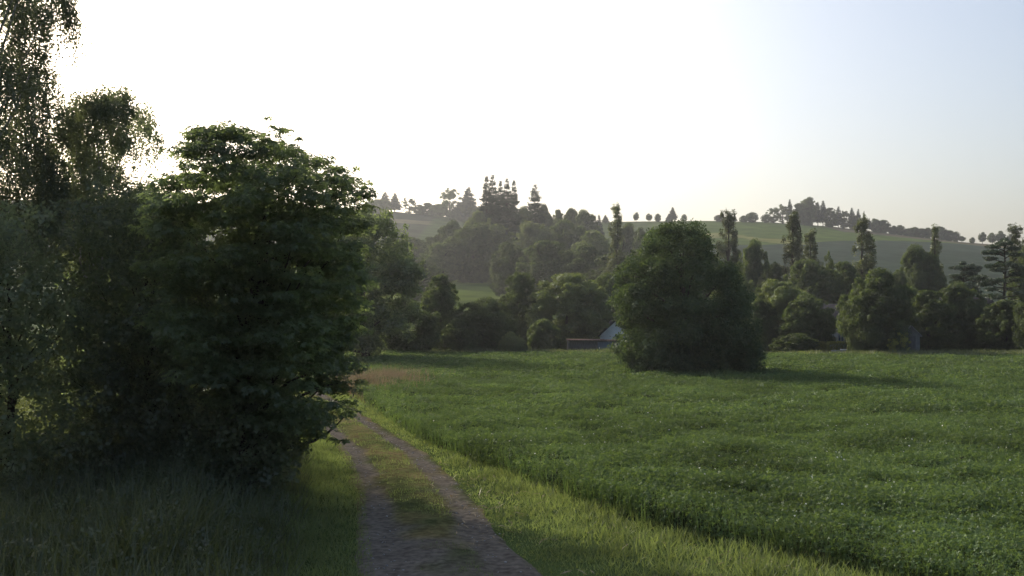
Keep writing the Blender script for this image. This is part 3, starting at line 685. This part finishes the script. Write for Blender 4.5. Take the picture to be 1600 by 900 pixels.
# cream cottage
e = empty('cottage', (30.6, 93, 0)); tag(e, 'cream walled cottage with a blue window and dark roof behind the clipped hedges', 'house')
part('wall', [box(0, 3, 1.25, 7.0, 6, 2.5)], 'wall_cream', e)
V_, f_ = cat(slab_roof(6.0, 7.0, 2.5, 4.4)); V_ = np.stack([V_[:, 1]-3.5, V_[:, 0]+3.0, V_[:, 2]], 1)
rf = mesh_obj('roof', V_, f_, M['roof_dark'], e); part('chimney', [box(1.5, 3.0, 4.7, .5, .5, 1.1)], 'brown', rf)
V_ = np.array([(-3.5, 0, 2.5), (-3.5, 6, 2.5), (-3.5, 3, 4.4), (3.5, 0, 2.5), (3.5, 6, 2.5), (3.5, 3, 4.4)]); mesh_obj('gable', V_[:3], [np.array([[0, 2, 1]])], M['brown'], e); mesh_obj('gable', V_[3:], [np.array([[0, 1, 2]])], M['brown'], e)
window(e, -.75, 0, 1.55, .55, .95); window(e, .9, 0, 1.55, .55, .95); window(e, -2.4, 0, 1.55, .55, .95)
sh = part('shutter', [box(-.2, -.03, 1.55, .4, .05, 1.0)], 'frame', e)
part('annex_wall', [box(-4.25, 2.6, 1.1, 1.46, 4, 2.2)], 'brown', e)
# grey shed
e = empty('grey_shed', (33.5, 86, 0)); tag(e, 'narrow grey shed with a pointed gable beside the bright yellow green shrub', 'shed')
part('wall', [gable_body(1.5, 2.2, 1.8, 2.55)], 'wall_grey', e); part('roof', slab_roof(1.5, 2.2, 1.8, 2.55, .08, .15), 'roof_grey', e); part('door', [box(0, -.03, .85, .75, .05, 1.7)], 'wood_dark', e)
# grey house behind the trees
e = empty('grey_house', (45.5, 104, 0)); tag(e, 'grey walled house in deep shade behind the dark trees near the right edge', 'house')
part('wall', [box(0, 3.5, 1.4, 9.0, 7, 2.8)], 'wall_grey', e)
V_, f_ = cat(slab_roof(7.0, 9.0, 2.8, 5.2)); V_ = np.stack([V_[:, 1]-4.5, V_[:, 0]+3.5, V_[:, 2]], 1); mesh_obj('roof', V_, f_, M['roof_dark'], e)
for xx in (-3, -1, 1.2, 3.2): window(e, xx, 0, 1.5, .8, 1.1)
# house with grey roof
e = empty('grey_roofed_house', (52.5, 126, float(terrain(52.5, 126)))); tag(e, 'house whose grey roof shows between the crowns right of the big rounded dark tree', 'house')
part('wall', [box(0, 3.5, 1.5, 6.0, 7, 3.0)], 'wall_cream', e)
V_, f_ = cat(slab_roof(7.0, 6.0, 3.0, 5.4)); V_ = np.stack([V_[:, 1]-3.0, V_[:, 0]+3.5, V_[:, 2]], 1); mesh_obj('roof', V_, f_, M['roof_grey'], e)
window(e, -1.5, 0, 1.6, .8, 1.1); window(e, 1.5, 0, 1.6, .8, 1.1)
# low stone wall with pale coping
e = empty('garden_wall', (27.5, 84.2, 0)); tag(e, 'low grey garden wall with a pale coping strip in front of the clipped hedges', 'wall')
part('wall', [box(0, 0, .3, 2.4, .3, .6)], 'stone', e); part('coping', [box(.2, 0, .64, 1.3, .4, .07)], 'frame', e)
# clipped hedges: dense leafy blocks
for (x0, x1, lab) in ((24.9, 26.3, 'left one of the two clipped yellow green hedges by the cream cottage'), (26.6, 28.4, 'right one of the two clipped yellow green hedges by the cream cottage, under the window')):
    rg2 = np.random.default_rng(int(x0*10)); w = x1-x0
    e = empty('clipped_hedge', ((x0+x1)/2, 86.2, 0)); tag(e, lab, 'hedge', 'clipped hedges in front of the cottage')
    P = rg2.uniform([-w/2, -.4, .05], [w/2, .4, 1.18], (5200, 3)); ax = rg2.integers(0, 3, len(P))
    P[ax == 2, 2] = 1.18+rg2.normal(size=(ax == 2).sum())*.03; k = ax == 1; P[k, 1] = -.4+rg2.normal(size=k.sum())*.03; k = ax == 0; P[k, 0] = np.sign(P[k, 0])*w/2+rg2.normal(size=k.sum())*.03
    VF = leaves_mesh(P, rg2.normal(size=(len(P), 3))+np.array([0, 0, .5]), rg2.uniform(.07, .13, len(P)), LEAF, rg=rg2)
    mesh_obj('foliage', VF[0], VF[1], M['yellow'], e)
    part('stem', [tube([(sx_, 0, -.1), (sx_+.05, 0, .9)], [.04, .02]) for sx_ in np.linspace(-w/2+.2, w/2-.2, 4)], 'bark', e)

# ------------------------------------------------------------------ clover field
def crop_h(x, y): 
    return .50+.36*(fnoise(x/1.0, y/1.0, 41, 3)-.5)+.18*(fnoise(x/5, y/9, 43, 2)-.5)+.10*(fnoise(x/18, y/4.5, 44, 2)-.5)
def scatter(n, y0, y1, xl, xr, rg, p=1.0):
    y = rg.uniform(y0, y1, n); a_ = xl(y); b_ = xr(y); w = b_-a_; k = rg.random(n) < w/np.max(w); y = y[k]; x = a_[k]+rg.random(k.sum())*w[k]; return x, y
rg = np.random.default_rng(201); parts = []
xs = np.arange(-18, 75, .5); ys = np.arange(8, 86, .5); CX, CY = np.meshgrid(xs, ys)
lft = crop_left(CY)+.15+.25*(fnoise(CY/1.2, CY*0, 47)-.5); ff = crop_far(CX)
CXm = np.maximum(CX, lft); CYm = np.minimum(CY, ff)
cz = crop_h(CXm, CYm)-.16; cz = np.where((CX <= lft) | (CY >= ff), .02, cz)
cz = np.minimum(cz, .02+np.clip((CXm-lft-.25)*1.6, 0, 1))
n2 = len(xs); i = np.arange((len(ys)-1)*(n2-1)); r, c = i//(n2-1), i % (n2-1); a = r*n2+c
Fc = np.stack([a, a+1, a+n2+1, a+n2], 1); keep = ~((CX.ravel()[Fc] <= lft.ravel()[Fc]).all(1) | (CY.ravel()[Fc] >= ff.ravel()[Fc]).all(1))
n_sheet = keep.sum()
sheet = (np.stack([CXm.ravel(), CYm.ravel(), cz.ravel()], 1), [Fc[keep]])
fl_parts = []
for (y0, y1, n, s, dz) in ((9, 20, 210000, .047, .42), (20, 32, 190000, .063, .3), (32, 50, 130000, .10, .2), (50, 84, 150000, .16, .16)):
    x, y = scatter(n, y0, y1, crop_left, lambda q: q*.52+5, rg)
    k = y < crop_far(x); x, y = x[k], y[k]
    d = x-crop_left(y); ed = (fnoise(y/.8, y*0+3, 48)-.5)*.5
    k = d > ed; x, y, d = x[k], y[k], d[k]
    h = crop_h(x, y)*np.clip(.85+d*.5, 0, 1)
    # plants at the margin show down to the ground
    z = h-np.abs(rg.normal(size=len(x)))*np.where(d < 1.2, .30, .09)+np.where(rg.random(len(x)) < .07, rg.uniform(0, .14, len(x)), 0); z = np.maximum(z, .03)
    Nn = rg.normal(size=(len(x), 3))*.62+np.array([0, 0, .75])
    parts.append(leaves_mesh(np.stack([x, y, z], 1), Nn, s*rg.uniform(.6, 1.35, len(x)), SPRAY if s > .06 else multi([diamond(.75, .5, a_, .05, .05) for a_ in (0, 2.1, 4.2)]), rg=rg))
    # upright stems
    m_ = n//6; x, y = scatter(m_, y0, y1, lambda q: crop_left(q)+.05, lambda q: q*.52+5, rg); k = y < crop_far(x); x, y = x[k], y[k]
    h = crop_h(x, y)+rg.uniform(-.05, .10, len(x)); sw = s*.28
    parts.append(leaves_mesh(np.stack([x, y, np.zeros(len(x))], 1), np.tile([0, 0, 1.], (len(x), 1))+rg.normal(size=(len(x), 3))*.12, np.stack([np.full(len(x), sw), h, h], 1), BLADE, rg=rg))
LV = cat(parts)
allp = cat([sheet, LV])
mi = [];
# material slots: soil under the plants, then leaves
nf4 = len(sheet[1][0])
sizes_ = [f.shape[1] for f in allp[1]]; midx = []
for f in allp[1]:
    if f.shape[1] == 4: mm = np.ones(len(f), int); mm[:nf4] = 0; midx.append(mm)
    else: midx.append(np.ones(len(f), int))
crop = mesh_obj('clover_crop', allp[0], allp[1], [M['soil'], M['crop']], midx=np.concatenate(midx)); tag(crop, 'green clover crop covering the whole field', 'crop', kind='stuff')
rg = np.random.default_rng(202)
x, y = scatter(260, 14, 30, lambda q: crop_left(q)+.2, lambda q: q*.5+1, rg)
k = (fnoise(x/2.5, y/2.5, 61) > .52) | (rg.random(len(x)) < .25); x, y = x[k], y[k]
P = np.stack([x, y, crop_h(x, y)+.05], 1)
VF = cat([leaves_mesh(P, np.tile([0, -.6, .8], (len(P), 1))+rg.normal(size=(len(P), 3))*.3, rg.uniform(.011, .026, len(P)), multi([diamond(1, .8, a_, .2, .1) for a_ in (0, 1.57, 3.14, 4.71)]), rg=rg)])
o = mesh_obj('white_flowers', VF[0], VF[1], M['flower']); tag(o, 'small white flowers scattered over the near part of the clover', 'flowers', kind='stuff')

# ------------------------------------------------------------------ grasses
def blades(name, x, y, h, w, mat, rg, lean=.3, z=None, label=None, extra=None):
    P = np.stack([x, y, np.zeros(len(x)) if z is None else z], 1)
    Nn = np.tile([0, 0, 1.], (len(x), 1))+rg.normal(size=(len(x), 3))*lean*np.array([1, 1, 0])
    VF = leaves_mesh(P, Nn, np.stack([w, h, h], 1), BLADE, rg=rg)
    if extra: VF = cat([VF]+extra)
    o = mesh_obj(name, VF[0], VF[1], M[mat]); tag(o, label, 'grass', kind='stuff'); return o
rg = np.random.default_rng(301)
# verge right of the path
x, y = scatter(150000, 9, 50, lambda q: path_right(q)-.12, lambda q: crop_left(q)+.35, rg)
k = rg.random(len(x)) < .25+.9*fnoise(x/.5, y/.5, 71); x, y = x[k], y[k]
u = (x-path_right(y)); h = (.05+.16*fnoise(x/.7, y/.7, 72)+.05*rg.random(len(x)))*np.clip(.3+u*.6, .2, 1.6)
x2, y2 = scatter(60000, 9, 50, lambda q: path_right(q)-path_w(q)-2.6, lambda q: path_right(q)-path_w(q)+.2, rg)
u2 = path_right(y2)-path_w(y2)-x2; h2 = (.06+.2*fnoise(x2/.7, y2/.7, 73)+.06*rg.random(len(x2)))*np.clip(.4+u2*.7, .3, 1.6)
x3, y3 = scatter(60000, 9, 50, lambda q: path_c(q)-.5, lambda q: path_c(q)+.5, rg)
k = (fnoise(x3/.5, y3/.7, 74) > .42+.10*np.clip((18-y3)/4, -1, 1)) & (rg.random(len(x3)) < np.exp(-((x3-path_c(y3))/.38)**2)); x3, y3 = x3[k], y3[k]; h3 = .03+.08*rg.random(len(x3))*(.5+fnoise(x3, y3, 78))
x = np.concatenate([x, x2, x3]); y = np.concatenate([y, y2, y3]); h = np.concatenate([h, h2, h3])
blades('verge_grass', x, y, h, .008+.0004*y, 'grass', rg, .55, label='short sunlit grass on the verges and in the middle of the path')
# dead cut stalks lying on the verge and path
x, y = scatter(2600, 10, 30, lambda q: path_right(q)-.9, lambda q: crop_left(q)-.3, rg)
k = (fnoise(x/1.1, y/1.1, 75) > .52); x, y = x[k], y[k]
VF = leaves_mesh(np.stack([x, y, np.full(len(x), .05)+.05*rg.random(len(x))], 1), np.tile([0, 0, 1.], (len(x), 1))+rg.normal(size=(len(x), 3))*.25, np.stack([rg.uniform(.02, .04, len(x)), rg.uniform(.08, .28, len(x)), np.full(len(x), .1)], 1), LEAF, rg=rg)
o = mesh_obj('dead_stalks', VF[0], VF[1], M['dry']); tag(o, 'dead straw coloured stalks lying along the path verge', 'straw', kind='stuff')
# stones on the path
x, y = scatter(900, 10, 40, lambda q: path_right(q)-path_w(q)+.1, lambda q: path_right(q)-.1, rg)
k = np.abs(np.abs(x-path_c(y))-.72) < .42; x, y = x[k], y[k]; sv = []
ico = np.array([(0, 0, 1), (.9, 0, .3), (.3, .85, .3), (-.7, .5, .3), (-.7, -.5, .3), (.3, -.85, .3), (0, 0, -.6)]); icf = np.array([[0, 1, 2], [0, 2, 3], [0, 3, 4], [0, 4, 5], [0, 5, 1], [6, 2, 1], [6, 3, 2], [6, 4, 3], [6, 5, 4], [6, 1, 5]])
VF = leaves_mesh(np.stack([x, y, np.full(len(x), .02)], 1), np.tile([0, 0, 1.], (len(x), 1))+rg.normal(size=(len(x), 3))*.2, np.stack([rg.uniform(.008, .035, len(x)), rg.uniform(.01, .03, len(x)), rg.uniform(.006, .018, len(x))], 1), (ico, [icf]), rg=rg)
M['pebble'] = rough_mat('pebble', (.2, .2, .2), (.42, .41, .4), 3, .3)
o = mesh_obj('path_stones', VF[0], VF[1], M['pebble']); tag(o, 'small loose stones in the wheel tracks', 'stones', kind='stuff')
# tall shaded weeds of the left bank
x, y = scatter(70000, 9, 34, lambda q: path_right(q)*0-q*.62-1, lambda q: path_right(q)-path_w(q)-.9, rg)
d = path_right(y)-path_w(y)-.9-x; k = rg.random(len(x)) < .3+fnoise(x/.8, y/.8, 81); x, y, d = x[k], y[k], d[k]
h = (.3+.7*fnoise(x/1.5, y/1.5, 82)+.35*rg.random(len(x)))*np.clip(.35+d*.5, .3, 1.3)
xe, ye = scatter(90000, 9, 34, lambda q: -q*.62-1, lambda q: path_right(q)-path_w(q)-1.2, rg); de = path_right(ye)-path_w(ye)-1.2-xe
ze = (.3+.75*fnoise(xe/1.5, ye/1.5, 82))*np.clip(.3+de*.5, .2, 1.2)*rg.uniform(.2, 1.05, len(xe))
ex = leaves_mesh(np.stack([xe, ye, ze], 1), rg.normal(size=(len(xe), 3))*.6+np.array([0, 0, .7]), rg.uniform(.06, .13, len(xe)), SPRAY, rg=rg)
blades('bank_weeds', x, y, h, np.full(len(x), .02), 'weeds', rg, .35, label='tall shaded weeds and nettles on the left bank', extra=[ex])
# dry grass tuft
x = rg.normal(-6.3, 1.05, 5200); y = rg.normal(49.5, 2.6, 5200); k = (x > path_right(y)+.6) ; x, y = x[k], y[k]
blades('dry_grass', x, y, rg.uniform(.4, .95, len(x)), np.full(len(x), .035), 'dry', rg, .3, label='patch of tall dry brown grass beside the path')
# rough grass along the far edge of the field
x = rg.uniform(-22, 62, 26000); y = crop_far(x)+rg.uniform(-.2, 3.4, len(x)); h = (.3+.6*fnoise(x/3, y/3, 91)+.2*rg.random(len(x)))
blades('rough_grass', x, y, h, np.full(len(x), .07), 'weeds', rg, .3, label='rough grass and weeds along the far edge of the field')

# ------------------------------------------------------------------ haze
v, f = box(0, 0, 0, 3300, 3300, 140)
v = v+np.array([0, 0, 70-1.5]); o = mesh_obj('haze', v, f, [])
m, nt, out = new_mat('haze'); pv = nt.nodes.new('ShaderNodeVolumePrincipled')
pv.inputs['Color'].default_value = (.92, .96, 1.0, 1); pv.inputs['Density'].default_value = HAZE_DENSITY; pv.inputs['Anisotropy'].default_value = .55
nt.links.new(pv.outputs[0], out.inputs['Volume']); o.data.materials.append(m)
tag(o, 'thin pale haze in the air', 'haze', kind='stuff')
